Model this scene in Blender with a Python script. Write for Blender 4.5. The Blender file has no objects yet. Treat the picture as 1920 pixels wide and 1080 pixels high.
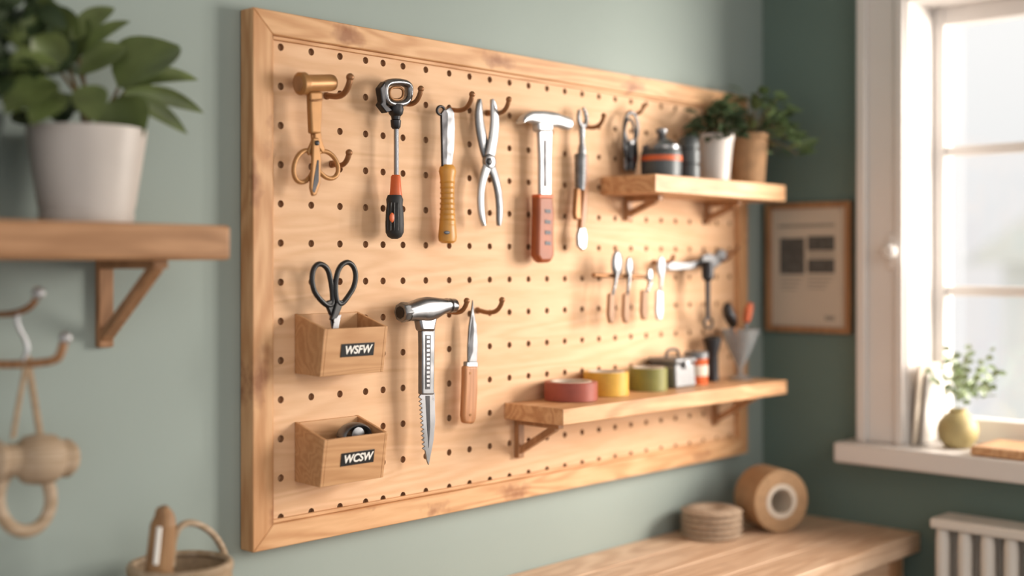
import bpy, bmesh, math, random
from mathutils import Vector, Matrix
random.seed(7)
# ------------------------------------------------------------------ layout
# wall_left is the plane y=0 (room is y<0); wall_far is the plane x=XF. Metres.
FPX=2321.0; AL=math.radians(43.33); CA,SA=math.cos(AL),math.sin(AL)
H=1.49; CX,CY=-1.097,-1.610; XF=1.49; HY=497.0
def P(px,py,t=0.05):  # px, py are image pixels, projected through the camera onto the plane
    """image pixel coordinates -> metres, on a plane parallel to wall_left at standoff t"""
    u=(px-960)/FPX; b=-CY-t
    a=b*(CA+SA*u)/(SA-CA*u); f=CA*a+SA*b
    return Vector((CX+a,-t,H+(HY-py)/FPX*f))
def SC(px,t=0.05):
    u=(px-960)/FPX; b=-CY-t; a=b*(CA+SA*u)/(SA-CA*u); return FPX/(CA*a+SA*b)
def hx(s):
    s=s.lstrip('#'); c=[int(s[i:i+2],16)/255 for i in (0,2,4)]
    return tuple([(v/12.92 if v<=.04045 else ((v+.055)/1.055)**2.4) for v in c])+(1,)
# ------------------------------------------------------------------ materials
def nm(name):
    m=bpy.data.materials.new(name); m.use_nodes=True; nt=m.node_tree
    return m,nt,nt.nodes['Principled BSDF']
def mat(name,col,rough=.5,metal=0.0,var=.12,scale=30,bump=0.0,trans=0,spec=.5):
    m,nt,b=nm(name); c=hx(col)
    tc=nt.nodes.new('ShaderNodeTexCoord'); n=nt.nodes.new('ShaderNodeTexNoise')
    n.inputs['Scale'].default_value=scale; n.inputs['Detail'].default_value=4
    nt.links.new(tc.outputs['Object'],n.inputs['Vector'])
    r=nt.nodes.new('ShaderNodeValToRGB'); r.color_ramp.elements[0].position=.3; r.color_ramp.elements[1].position=.7
    r.color_ramp.elements[0].color=tuple(v*(1-var) for v in c[:3])+(1,)
    r.color_ramp.elements[1].color=tuple(min(1,v*(1+var)) for v in c[:3])+(1,)
    nt.links.new(n.outputs['Fac'],r.inputs['Fac']); nt.links.new(r.outputs['Color'],b.inputs['Base Color'])
    b.inputs['Roughness'].default_value=rough; b.inputs['Metallic'].default_value=metal
    b.inputs['Specular IOR Level'].default_value=spec
    if metal>.6:
        # worn metal: roughness breaks up over the surface
        n3=nt.nodes.new('ShaderNodeTexNoise'); n3.inputs['Scale'].default_value=45; n3.inputs['Detail'].default_value=5
        nt.links.new(tc.outputs['Object'],n3.inputs['Vector'])
        m3=nt.nodes.new('ShaderNodeMapRange'); m3.inputs['From Min'].default_value=.3; m3.inputs['From Max'].default_value=.7
        m3.inputs['To Min'].default_value=rough*.75; m3.inputs['To Max'].default_value=rough*1.35
        nt.links.new(n3.outputs['Fac'],m3.inputs['Value']); nt.links.new(m3.outputs[0],b.inputs['Roughness'])
    if trans: b.inputs['Transmission Weight'].default_value=trans
    if bump:
        bp=nt.nodes.new('ShaderNodeBump'); bp.inputs['Strength'].default_value=bump; bp.inputs['Distance'].default_value=.002
        nt.links.new(n.outputs['Fac'],bp.inputs['Height']); nt.links.new(bp.outputs['Normal'],b.inputs['Normal'])
    return m
def wood(name,light,dark,axis='X',rough=.5,knots=0.0,rings=22,ringmix=.35,spec=.35,knotcol='#80492a'):
    m,nt,b=nm(name); L=nt.links.new; N=nt.nodes.new
    tc=N('ShaderNodeTexCoord'); mp=N('ShaderNodeMapping')
    s={'X':(1.2,9,9),'Y':(9,1.2,9),'Z':(9,9,1.2)}[axis]; mp.inputs['Scale'].default_value=s
    L(tc.outputs['Object'],mp.inputs['Vector'])
    n1=N('ShaderNodeTexNoise'); n1.inputs['Scale'].default_value=1.3; n1.inputs['Detail'].default_value=2; n1.inputs['Distortion'].default_value=.4
    L(mp.outputs[0],n1.inputs['Vector'])
    mu=N('ShaderNodeMath'); mu.operation='MULTIPLY'; mu.inputs[1].default_value=rings*4; L(n1.outputs['Fac'],mu.inputs[0])
    si=N('ShaderNodeMath'); si.operation='SINE'; L(mu.outputs[0],si.inputs[0])
    mr=N('ShaderNodeMapRange'); mr.inputs['From Min'].default_value=-1; L(si.outputs[0],mr.inputs['Value'])
    n2=N('ShaderNodeTexNoise'); n2.inputs['Scale'].default_value=14; n2.inputs['Detail'].default_value=6
    L(mp.outputs[0],n2.inputs['Vector'])
    mx=N('ShaderNodeMix'); mx.data_type='FLOAT'; mx.inputs[0].default_value=ringmix
    L(n2.outputs['Fac'],mx.inputs[2]); L(mr.outputs[0],mx.inputs[3])
    r=N('ShaderNodeValToRGB'); r.color_ramp.elements[0].position=.2; r.color_ramp.elements[1].position=.8
    r.color_ramp.elements[0].color=hx(light); r.color_ramp.elements[1].color=hx(dark)
    L(mx.outputs[0],r.inputs['Fac']); out=r.outputs['Color']
    if knots:
        v=N('ShaderNodeTexVoronoi'); v.inputs['Scale'].default_value=1.0
        mp2=N('ShaderNodeMapping'); k={'X':(6,16,16),'Y':(16,6,16),'Z':(16,16,6)}[axis]; mp2.inputs['Scale'].default_value=k
        nn=N('ShaderNodeTexNoise'); nn.inputs['Scale'].default_value=40; L(tc.outputs['Object'],nn.inputs['Vector'])
        va=N('ShaderNodeVectorMath'); va.operation='SCALE'; va.inputs['Scale'].default_value=.03; L(nn.outputs['Color'],va.inputs[0])
        vb=N('ShaderNodeVectorMath'); L(tc.outputs['Object'],vb.inputs[0]); L(va.outputs[0],vb.inputs[1])
        L(vb.outputs[0],mp2.inputs['Vector']); L(mp2.outputs[0],v.inputs['Vector'])
        kr=N('ShaderNodeMapRange'); kr.inputs['From Min'].default_value=.10; kr.inputs['From Max'].default_value=.30
        kr.inputs['To Min'].default_value=knots; kr.inputs['To Max'].default_value=0; L(v.outputs['Distance'],kr.inputs['Value'])
        m2=N('ShaderNodeMix'); m2.data_type='RGBA'; L(kr.outputs[0],m2.inputs[0]); L(out,m2.inputs[6]); m2.inputs[7].default_value=hx(knotcol)
        out=m2.outputs[2]
    L(out,b.inputs['Base Color']); b.inputs['Roughness'].default_value=rough; b.inputs['Specular IOR Level'].default_value=spec
    bp=N('ShaderNodeBump'); bp.inputs['Strength'].default_value=.12; bp.inputs['Distance'].default_value=.001
    L(n2.outputs['Fac'],bp.inputs['Height']); L(bp.outputs[0],b.inputs['Normal'])
    return m
M={}
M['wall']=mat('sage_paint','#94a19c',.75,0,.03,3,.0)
M['wallfar']=mat('sage_paint_far_shaded','#677a72',.8,0,.03,3,.0)  # far wall's backlit shade is put into this darker sage
M['white']=mat('white_gloss_paint','#ddd8d4',.45,0,.02,5)
M['ceil']=mat('ceiling_paint','#d9d4cc',.9,0,.02,3)
M['floor']=wood('floor_oak','#a98560','#80603f','Y')
M['panel']=wood('pegboard_ply','#e3bd98','#d3a982','X',.6,0,14,.35,.25)
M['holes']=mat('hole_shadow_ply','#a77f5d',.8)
M['frX']=wood('pine_frame_x','#dcb084','#c08e61','X',.5,.75,20,.4)
M['frZ']=wood('pine_frame_z','#d9ac80','#bd8a5d','Z',.5,.75,20,.4)
M['shelf']=wood('pine_shelf','#d9ae83','#bb8a60','X',.45,.2,18,.4)
M['shelfL']=wood('oak_shelf','#bd916b','#9c724f','X',.45,.15,18,.4)
M['bracket']=wood('bracket_wood','#b0845f','#8f6847','Z',.45)
M['bench']=wood('bench_wood','#e6c7aa','#c6a080','X',.4,.15,14,.4)
M['bin']=wood('bin_oak','#cb9f74','#b6885e','X',.5,0,26,.35)
M['hdl']=wood('handle_beech','#c28a5e','#a26c44','Z',.4)
M['pin']=wood('dark_turned_wood','#a5805a','#836041','Z',.5)
M['chrome']=mat('polished_steel','#8a8b8e',.30,1,.1,20)
M['steel']=mat('brushed_steel','#7b7d80',.42,1,.15,60)
M['dsteel']=mat('dark_steel','#414143',.42,1,.1,60)
M['white_steel']=mat('satin_white_steel','#b6b8bb',.36,.7,.05,20)
M['brass']=mat('aged_brass','#8f653e',.45,.5,.12,40)
M['gold']=mat('gold_lacquer','#ad7f4e',.42,.35,.08,40)
M['hook']=mat('bronze_hook','#8f6440',.45,.45,.1,40)
M['black']=mat('black_plastic','#17181a',.4,0,.1,40)
M['rubber']=mat('black_rubber','#232426',.6,0,.15,80,.2)
M['orange']=mat('orange_plastic','#cb5f2f',.45,0,.08,40)
M['amber']=mat('amber_handle','#c08837',.42,0,.14,30)
M['grip']=mat('terracotta_grip','#93491f',.5,0,.18,30)
M['blue']=mat('slate_stripe','#4a4f57',.55,0,.1,40)
M['red']=mat('red_tape','#994c3d',.5,0,.08,60)
M['yellow']=mat('yellow_tape','#d0a43c',.5,0,.08,60)
M['olive']=mat('olive_tape','#7d7c3e',.5,0,.08,60)
M['core']=mat('tape_core_card','#cfc3b4',.7,0,.06,50)
M['kraft']=mat('kraft_paper','#ad8a66',.7,0,.12,60,.2)
M['twine']=mat('jute_twine','#b09a84',.85,0,.22,120,.6)
M['potw']=mat('white_ceramic','#c8c1bb',.45,0,.05,14)
M['pot_dk']=mat('shadow_ceramic','#2f3a38',.5,0,.1,14)  # dark pot colour stands in for shadow at the left of the shelf
M['potk']=mat('kraft_pot','#a8835f',.8,0,.15,50,.2)
M['soil']=mat('soil','#3b2a1e',.95,0,.3,120,.8)
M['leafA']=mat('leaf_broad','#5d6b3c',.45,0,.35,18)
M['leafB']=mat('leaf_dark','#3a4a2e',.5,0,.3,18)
M['leafC']=mat('leaf_pale','#9aab86',.5,0,.2,18)
M['leafD']=mat('leaf_mid','#5a6d46',.5,0,.3,18)
M['stem']=mat('stem','#6b5a3c',.7,0,.2,40)
M['paper']=mat('poster_paper','#c7b9a7',.8,0,.03,8)
M['ink']=mat('poster_ink','#57544f',.8,0,.35,90)
M['inkl']=mat('poster_ink_light','#8f877b',.8,0,.1,60)
M['oframe']=wood('oak_picture_frame','#ae825a','#8a6040','Z',.5)
M['grey']=mat('grey_tin','#77787a',.4,.5,.1,30)
M['dgrey']=mat('charcoal_tin','#4d5254',.45,.4,.1,30)
M['vase']=mat('ochre_vase','#a8996a',.55,0,.12,25)
M['lwhite']=mat('label_white','#f2f0ea',.5,0,.0)
M['rad']=mat('radiator_enamel','#dcd6ce',.4,0,.02,8)
M['rope']=mat('tan_strap','#a08a70',.8,0,.15,90,.3)
M['beige']=wood('pale_turned_wood','#b8a48e','#9a8468','X',.6)
M['green']=mat('woven_green','#848c68',.85,0,.3,90,.5)
M['house']=mat('render_facade','#f4f4f2',.9,0,.04,2)
M['hedge']=mat('hedge','#d2d5cf',.95,0,.10,1.2)
gl,nt,b=nm('clear_glass'); b.inputs['Base Color'].default_value=(.62,.66,.68,1); b.inputs['Roughness'].default_value=.12
b.inputs['Transmission Weight'].default_value=.7; M['glass']=gl
pg,nt,b=nm('window_glass')
tr=nt.nodes.new('ShaderNodeBsdfTransparent'); gs=nt.nodes.new('ShaderNodeBsdfGlossy'); gs.inputs['Roughness'].default_value=.03
mxs=nt.nodes.new('ShaderNodeMixShader'); mxs.inputs[0].default_value=.04
nt.links.new(tr.outputs[0],mxs.inputs[1]); nt.links.new(gs.outputs[0],mxs.inputs[2]); nt.links.new(mxs.outputs[0],nt.nodes['Material Output'].inputs['Surface'])
M['pane']=pg
# ------------------------------------------------------------------ builders
class G:
    """one real-world object: collects parts, then parents them to an Empty"""
    def __init__(s,name): s.name=name; s.parts=[]
    def add(s,o): s.parts.append(o); return o
    def done(s):
        bpy.context.view_layer.update()
        pts=[o.matrix_world@Vector(c) for o in s.parts for c in o.bound_box]
        lo=Vector([min(p[i] for p in pts) for i in range(3)]); hi=Vector([max(p[i] for p in pts) for i in range(3)])
        c=(lo+hi)/2; c.z=lo.z
        if len(s.parts)==1:
            o=s.parts[0]; o.name=s.name; o.data.name=s.name
            o.data.transform(Matrix.Translation(-c)); o.location=c; return o
        e=bpy.data.objects.new(s.name,None); e.empty_display_size=.05; bpy.context.collection.objects.link(e); e.location=c
        for o in s.parts:
            o.parent=e; o.location=o.location-c
        return e
def obj(g,name,bm,m,smooth=True,bevel=0,seg=2,ang=35,sub=0):
    bmesh.ops.recalc_face_normals(bm,faces=bm.faces)
    me=bpy.data.meshes.new(name); bm.to_mesh(me); bm.free()
    o=bpy.data.objects.new(name,me); bpy.context.collection.objects.link(o)
    me.materials.append(M[m])
    if smooth:
        for p in me.polygons: p.use_smooth=True
        me.set_sharp_from_angle(angle=math.radians(ang))
    if bevel:
        b=o.modifiers.new('bevel','BEVEL'); b.width=bevel; b.segments=seg; b.limit_method='ANGLE'; b.angle_limit=math.radians(30)
    if sub:
        b=o.modifiers.new('sub','SUBSURF'); b.levels=sub; b.render_levels=sub
    g.add(o); return o
def box(g,name,lo,hi,m,bevel=.002,rot=None,seg=2):
    bm=bmesh.new(); bmesh.ops.create_cube(bm,size=1)
    lo=Vector(lo); hi=Vector(hi); c=(lo+hi)/2; d=hi-lo
    for v in bm.verts:
        p=Vector((v.co.x*d.x,v.co.y*d.y,v.co.z*d.z))
        if rot: p=rot@p
        v.co=p+c
    return obj(g,name,bm,m,True,bevel,seg)
def hexa(g,name,pts,m,bevel=.001):
    """8 pts: bottom 4 loop, top 4 loop"""
    bm=bmesh.new(); v=[bm.verts.new(p) for p in pts]
    for f in ((0,1,2,3),(4,5,6,7),(0,1,5,4),(1,2,6,5),(2,3,7,6),(3,0,4,7)): bm.faces.new([v[i] for i in f])
    return obj(g,name,bm,m,True,bevel)
def lathe(g,name,prof,m,loc,axis=(0,0,1),seg=32,bevel=0,cap=True,ang=35):
    """prof [(r,h)] revolved about axis through loc"""
    bm=bmesh.new(); q=Vector((0,0,1)).rotation_difference(Vector(axis).normalized()); loc=Vector(loc); rings=[]
    for r,h in prof:
        rings.append([bm.verts.new(loc+q@Vector((max(r,1e-4)*math.cos(2*math.pi*i/seg),max(r,1e-4)*math.sin(2*math.pi*i/seg),h))) for i in range(seg)])
    for a,b in zip(rings,rings[1:]):
        for i in range(seg): bm.faces.new((a[i],a[(i+1)%seg],b[(i+1)%seg],b[i]))
    if cap: bm.faces.new(rings[0]); bm.faces.new(rings[-1])
    return obj(g,name,bm,m,True,bevel,2,ang)
def vl(g,name,px,t,prof,m,seg=28,flat=1.0,px2=None):
    """vertical turned part hung at board position; prof [(py, half-width)]; flat squashes depth"""
    bm=bmesh.new(); rings=[]; s=SC(px,t); y0,y1=prof[0][0],prof[-1][0]
    for py,rp in prof:
        x=px if px2 is None else px+(px2-px)*(py-y0)/(y1-y0)
        c=P(x,py,t); r=max(rp/s,1e-4)
        rings.append([bm.verts.new(c+Vector((r*math.cos(2*math.pi*i/seg),flat*r*math.sin(2*math.pi*i/seg),0))) for i in range(seg)])
    for a,b in zip(rings,rings[1:]):
        for i in range(seg): bm.faces.new((a[i],a[(i+1)%seg],b[(i+1)%seg],b[i]))
    bm.faces.new(rings[0]); bm.faces.new(rings[-1])
    return obj(g,name,bm,m,True)
def sweep(g,name,pts,r,m,closed=False,seg=10,smooth_it=2,flat=1.0):
    """tube through points; r number or list"""
    pts=[Vector(p) for p in pts]; rr=list(r) if isinstance(r,(list,tuple)) else [r]*len(pts)
    for _ in range(smooth_it):
        n=len(pts); a=[];b=[]
        rng=range(n) if closed else range(n-1)
        if not closed: a.append(pts[0]); b.append(rr[0])
        for i in rng:
            p,q=pts[i],pts[(i+1)%n]; u,w=rr[i],rr[(i+1)%n]
            a+=[p*.75+q*.25,p*.25+q*.75]; b+=[u*.75+w*.25,u*.25+w*.75]
        if not closed: a.append(pts[-1]); b.append(rr[-1])
        pts,rr=a,b
    n=len(pts); bm=bmesh.new(); rings=[]; nrm=None
    for i in range(n):
        if closed: t=(pts[(i+1)%n]-pts[i-1])
        else: t=pts[min(i+1,n-1)]-pts[max(i-1,0)]
        t.normalize()
        if nrm is None:
            nrm=Vector((0,1,0)) if abs(t.y)<.9 else Vector((1,0,0))
        nrm=(nrm-t*nrm.dot(t)).normalized(); bi=t.cross(nrm)
        rings.append([bm.verts.new(pts[i]+nrm*rr[i]*flat*math.cos(2*math.pi*k/seg)+bi*rr[i]*math.sin(2*math.pi*k/seg)) for k in range(seg)])
    for i in range(n if closed else n-1):
        a,b=rings[i],rings[(i+1)%n]
        for k in range(seg): bm.faces.new((a[k],a[(k+1)%seg],b[(k+1)%seg],b[k]))
    if not closed: bm.faces.new(rings[0]); bm.faces.new(rings[-1])
    return obj(g,name,bm,m,True,ang=60)
def slab(g,name,pts,t0,th,m,bevel=.0015,seg=3):
    """flat shaped plate parallel to the board, from standoff t0 to t0+th"""
    bm=bmesh.new(); tm=t0+th*.9; f=[];k=[]
    for px,py in pts:
        p=P(px,py,tm); f.append(bm.verts.new((p.x,-(t0+th),p.z))); k.append(bm.verts.new((p.x,-t0,p.z)))
    bm.faces.new(f); bm.faces.new(k[::-1]); n=len(f)
    for i in range(n): bm.faces.new((f[i],k[i],k[(i+1)%n],f[(i+1)%n]))
    bmesh.ops.recalc_face_normals(bm,faces=bm.faces)
    return obj(g,name,bm,m,True,bevel,seg,40)
def bar(g,name,st,t,m,depth=.5,seg=16,power=2.6):
    """forged bar: stations (cx,py,half_width) with a rounded super-ellipse section, lying parallel to the board"""
    pts=st
    for _ in range(2):
        a=[pts[0]]
        for p,q in zip(pts,pts[1:]): a+=[tuple(p[i]*.75+q[i]*.25 for i in range(3)),tuple(p[i]*.25+q[i]*.75 for i in range(3))]
        a.append(pts[-1]); pts=a
    bm=bmesh.new(); rings=[]
    C=[P(x,y,t) for x,y,w in pts]
    for i,(x,y,w) in enumerate(pts):
        d=C[min(i+1,len(C)-1)]-C[max(i-1,0)]; d.normalize(); sd=d.cross(Vector((0,1,0))).normalized(); r=w/SC(x,t)
        ring=[]
        for k in range(seg):
            a=2*math.pi*k/seg; cc,ss=math.cos(a),math.sin(a)
            ex=2/power; u=abs(cc)**ex*(1 if cc>0 else -1); v=abs(ss)**ex*(1 if ss>0 else -1)
            ring.append(bm.verts.new(C[i]+sd*r*u+Vector((0,1,0))*depth*v))
        rings.append(ring)
    for a,b in zip(rings,rings[1:]):
        for k in range(seg): bm.faces.new((a[k],a[(k+1)%seg],b[(k+1)%seg],b[k]))
    bm.faces.new(rings[0]); bm.faces.new(rings[-1])
    return obj(g,name,bm,m,True,ang=70)
def ell(cx,cy,rx,ry,t,n=14,rot=0):
    o=[]
    for i in range(n):
        a=2*math.pi*i/n; x=rx*math.cos(a); y=ry*math.sin(a)
        o.append(P(cx+x*math.cos(rot)-y*math.sin(rot),cy+x*math.sin(rot)+y*math.cos(rot),t))
    return o
def sphere(g,name,c,r,m,sc=(1,1,1)):
    bm=bmesh.new(); bmesh.ops.create_uvsphere(bm,u_segments=20,v_segments=12,radius=r)
    for v in bm.verts: v.co=Vector((v.co.x*sc[0],v.co.y*sc[1],v.co.z*sc[2]))+Vector(c)
    return obj(g,name,bm,m,True,ang=80)
def leaf(bm,A,B,W,sag=.15,nrm=None,n=8,shape=.9):
    A=Vector(A);B=Vector(B); d=B-A; L=d.length
    nrm=Vector(nrm) if nrm is not None else Vector((-.5,-.6,.6))
    nrm=nrm+Vector([random.uniform(-.35,.35) for _ in range(3)])
    side=d.cross(nrm).normalized(); up=side.cross(d).normalized()
    rows=[]
    for i in range(n+1):
        s=i/n; c=A+d*s+Vector((0,0,1))*(sag*L*4*s*(1-s)*.5)
        w=W*.5*(math.sin(math.pi*min(1,s**shape)))**.75 if 0<s<1 else W*.015
        rows.append([bm.verts.new(c+side*w+up*w*.25),bm.verts.new(c+side*w*.5+up*w*.08),bm.verts.new(c-up*w*.05),bm.verts.new(c-side*w*.5+up*w*.08),bm.verts.new(c-side*w+up*w*.25)])
    for a,b in zip(rows,rows[1:]):
        for k in range(4): bm.faces.new((a[k],a[k+1],b[k+1],b[k]))
def text(g,name,s,size,loc,rx,m,shear=0,off=0,sx=1):
    cu=bpy.data.curves.new(name,'FONT'); cu.body=s; cu.size=size; cu.extrude=.0002; cu.shear=shear; cu.offset=off
    cu.align_x='CENTER'; cu.align_y='CENTER'
    o=bpy.data.objects.new(name+'_c',cu); bpy.context.collection.objects.link(o)
    o.rotation_euler=(rx,0,0); o.location=loc; o.scale=(sx,1,1); bpy.context.view_layer.update()
    dg=bpy.context.evaluated_depsgraph_get(); me=bpy.data.meshes.new_from_object(o.evaluated_get(dg)); me.transform(o.matrix_world)
    bpy.data.objects.remove(o); o=bpy.data.objects.new(name,me); bpy.context.collection.objects.link(o)
    me.materials.clear(); me.materials.append(M[m]); g.add(o)
# ------------------------------------------------------------------ room shell
XO=XF+.157
g=G('wall_left'); box(g,'w',(-3.2,0,0),(XO,.12,2.7),'wall',0); g.done()
WL,WR,WB,WT=.374,1.62,H-.395,H+.585     # window opening
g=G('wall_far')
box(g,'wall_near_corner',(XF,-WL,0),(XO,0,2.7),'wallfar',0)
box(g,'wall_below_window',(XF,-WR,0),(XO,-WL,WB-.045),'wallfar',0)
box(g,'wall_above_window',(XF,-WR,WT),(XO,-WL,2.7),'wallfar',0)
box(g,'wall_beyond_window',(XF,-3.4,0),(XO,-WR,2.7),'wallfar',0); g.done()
g=G('floor'); box(g,'f',(-3.2,-3.4,-.1),(XO,.12,0),'floor',0); g.done()
g=G('ceiling'); box(g,'c',(-3.2,-3.4,2.7),(XO,.12,2.8),'ceil',0); g.done()
g=G('baseboard_left'); box(g,'b',(-3.2,-.018,0),(XF,0,.12),'white',.004); g.done()
g=G('baseboard_far'); box(g,'b',(XF-.018,-3.4,0),(XF,-.018,.12),'white',.004); g.done()
g=G('window_1')
def casing(n,t0,t1,z0,z1):
    box(g,n,(XF-.028,-t1,z0),(XF,-t0,z1),'white',.005)
casing('casing_left',.268,WL,WB,WT+.12); casing('casing_right',WR,WR+.11,WB,WT+.12)
box(g,'casing_left_bead',(XF-.04,-.29,WB),(XF-.027,-.266,WT+.12),'white',.004)
box(g,'casing_left_inner_bead',(XF-.036,-WL-.001,WB),(XF-.027,-WL+.018,WT),'white',.003)
casing('casing_head',WL+.001,WR-.001,WT+.001,WT+.12)
box(g,'jamb_left',(XF-.020,-WL-.006,WB),(XO,-WL+.001,WT),'white',0)
box(g,'jamb_right',(XF-.020,-WR-.001,WB),(XO,-WR+.006,WT),'white',0)
box(g,'jamb_head',(XF-.020,-WR+.006,WT-.006),(XO,-WL-.006,WT+.001),'white',0)
xs=XF+.108
box(g,'sash_stile_left',(xs-.002,-WL-.032,WB),(xs+.045,-WL-.0055,WT-.0055),'white',.003)
box(g,'sash_stile_right',(xs-.002,-WR+.0055,WB),(xs+.045,-WR+.032,WT-.0055),'white',.003)
box(g,'sash_mullion',(xs-.001,-1.03,WB+.05),(xs+.044,-.97,WT-.04),'white',.003)
box(g,'sash_bottom_rail',(xs,-WR+.030,WB+.0003),(xs+.043,-WL-.030,WB+.055),'white',.003)
box(g,'sash_top_rail',(xs,-WR+.030,WT-.045),(xs+.043,-WL-.030,WT-.0057),'white',.003)
for i,zz in enumerate((H+.256,H-.058)):
    box(g,'glazing_bar_%d'%i,(xs+.006,-.972,zz-.011),(xs+.038,-WL-.030,zz+.011),'white',.003)
    box(g,'glazing_bar_right_%d'%i,(xs+.006,-WR+.030,zz-.011),(xs+.038,-1.028,zz+.011),'white',.003)
box(g,'pane',(xs+.022,-WR+.028,WB+.02),(xs+.025,-WL-.028,WT-.02),'pane',0)
lathe(g,'latch_knob',[(.006,0),(.006,.012),(.016,.016),(.018,.026),(.012,.034),(.002,.036)],'white',(XF-.03,-.352,H+.03),(-1,0,0))
box(g,'latch_plate',(XF-.034,-.366,H-.01),(XF-.027,-.338,H+.07),'white',.003)
g.done()
g=G('window_sill'); box(g,'s',(XF-.085,-WR-.15,WB-.045),(XO+.02,-.235,WB),'white',.006,seg=3); g.done()
# exterior
g=G('neighbouring_house'); box(g,'facade',(12,-4,-2.5),(16,3.6,1.5),'house',.01)
hexa(g,'roof',[(11.6,-4.3,1.5),(16.4,-4.3,1.5),(16.4,3.9,1.5),(11.6,3.9,1.5),(13.8,-3.3,2.9),(14.2,-3.3,2.9),(14.2,2.9,2.9),(13.8,2.9,2.9)],'hedge')
for i in range(3): box(g,'opening_%d'%i,(11.96,-3+i*2.2,-.2),(12.0,-2.1+i*2.2,1.0),'core',.0)
g.done()
g=G('garden_ground'); box(g,'g',(XO,-12,-2.6),(30,14,-2.5),'hedge',0); g.done()
# ------------------------------------------------------------------ pegboard
ZT,ZB=H+.392,H-.437; XB=1.372; FW=.037; TF=.035; TP=.022
g=G('pegboard')
cols=[.0605,.1197,.1778,.232,.270,.3147,.3677,.424,.4747,.527]
while cols[-1]<1.29: cols.append(cols[-1]+.0525)
rows=[H-.3935+i*(.340+.3935)/12 for i in range(13)]
xb=[FW-.004]+[(a+b)/2 for a,b in zip(cols,cols[1:])]+[XB-FW+.004]
zb=[ZB+FW-.004]+[(a+b)/2 for a,b in zip(rows,rows[1:])]+[ZT-FW+.004]
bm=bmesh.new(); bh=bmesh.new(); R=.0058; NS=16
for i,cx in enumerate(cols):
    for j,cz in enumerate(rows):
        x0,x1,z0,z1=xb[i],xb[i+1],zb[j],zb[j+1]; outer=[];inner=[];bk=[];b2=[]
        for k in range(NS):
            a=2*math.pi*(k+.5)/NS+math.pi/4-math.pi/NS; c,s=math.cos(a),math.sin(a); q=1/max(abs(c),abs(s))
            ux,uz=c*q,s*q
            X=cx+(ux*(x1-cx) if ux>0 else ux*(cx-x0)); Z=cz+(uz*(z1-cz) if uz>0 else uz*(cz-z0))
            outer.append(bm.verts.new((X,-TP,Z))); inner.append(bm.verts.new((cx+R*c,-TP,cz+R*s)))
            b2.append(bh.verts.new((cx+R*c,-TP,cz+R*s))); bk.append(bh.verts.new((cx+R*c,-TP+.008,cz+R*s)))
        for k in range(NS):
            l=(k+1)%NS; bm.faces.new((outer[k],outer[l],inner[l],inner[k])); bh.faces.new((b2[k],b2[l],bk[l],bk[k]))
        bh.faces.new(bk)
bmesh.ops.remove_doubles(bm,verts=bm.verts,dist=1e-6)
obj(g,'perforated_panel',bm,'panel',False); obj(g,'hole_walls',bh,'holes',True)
box(g,'panel_back',(.01,-.008,ZB+.01),(XB-.01,-.001,ZT-.01),'panel',0)
def prismXZ(n,q,m):
    bm=bmesh.new(); f=[bm.verts.new((x,-TF,z)) for x,z in q]; k=[bm.verts.new((x,-.001,z)) for x,z in q]
    bm.faces.new(f); bm.faces.new(k[::-1])
    for i in range(4): bm.faces.new((f[i],k[i],k[(i+1)%4],f[(i+1)%4]))
    obj(g,n,bm,m,True,.0018)
prismXZ('frame_left',[(0,ZB),(FW,ZB+FW),(FW,ZT-FW),(0,ZT)],'frZ')
prismXZ('frame_right',[(XB,ZB),(XB-FW,ZB+FW),(XB-FW,ZT-FW),(XB,ZT)],'frZ')
prismXZ('frame_top',[(0,ZT),(FW,ZT-FW),(XB-FW,ZT-FW),(XB,ZT)],'frX')
prismXZ('frame_bottom',[(0,ZB),(FW,ZB+FW),(XB-FW,ZB+FW),(XB,ZB)],'frX')
e=.006
box(g,'bead_top',(FW,-.028,ZT-FW-e),(XB-FW,-TP,ZT-FW),'frX',.001); box(g,'bead_bottom',(FW,-.028,ZB+FW),(XB-FW,-TP,ZB+FW+e),'frX',.001)
box(g,'bead_left',(FW,-.028,ZB+FW),(FW+e,-TP,ZT-FW),'frZ',.001)
g.done()
# ------------------------------------------------------------------ pegboard shelves
def bracket(g,x,ztop,drop,arm,w=.016,y0=TP,m='bracket'):
    box(g,'upright_%.2f'%x,(x-w/2,-y0-.012,ztop-drop),(x+w/2,-y0,ztop),m,.0015)
    box(g,'arm_%.2f'%x,(x-w/2+.0003,-y0-arm,ztop-.012),(x+w/2-.0003,-y0,ztop),m,.0015)
    A=Vector((x,-y0-.006,ztop-drop+.012)); B=Vector((x,-y0-arm+.012,ztop-.01)); d=(B-A).normalized(); n=Vector((0,-d.z,d.y))*.006; w2=Vector((w*.4,0,0))
    hexa(g,'brace_%.2f'%x,[A-n-w2,A-n+w2,A+n+w2,A+n-w2,B-n-w2,B-n+w2,B+n+w2,B+n-w2],m)
g=G('pegboard_shelf'); zt=H-.256
box(g,'board',(.565,-.1665,zt-.03),(1.324,-TP,zt),'shelf',.002)
for x in (.60,1.25): bracket(g,x,zt-.03,.075,.11)
g.done(); LOW=zt
g=G('pegboard_shelf'); zt=H+.178
box(g,'board',(.846,-.160,zt-.036),(1.33,-TP,zt),'shelf',.002)
for x in (.93,1.22): bracket(g,x,zt-.036,.05,.09)
g.done(); UP=zt
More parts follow.
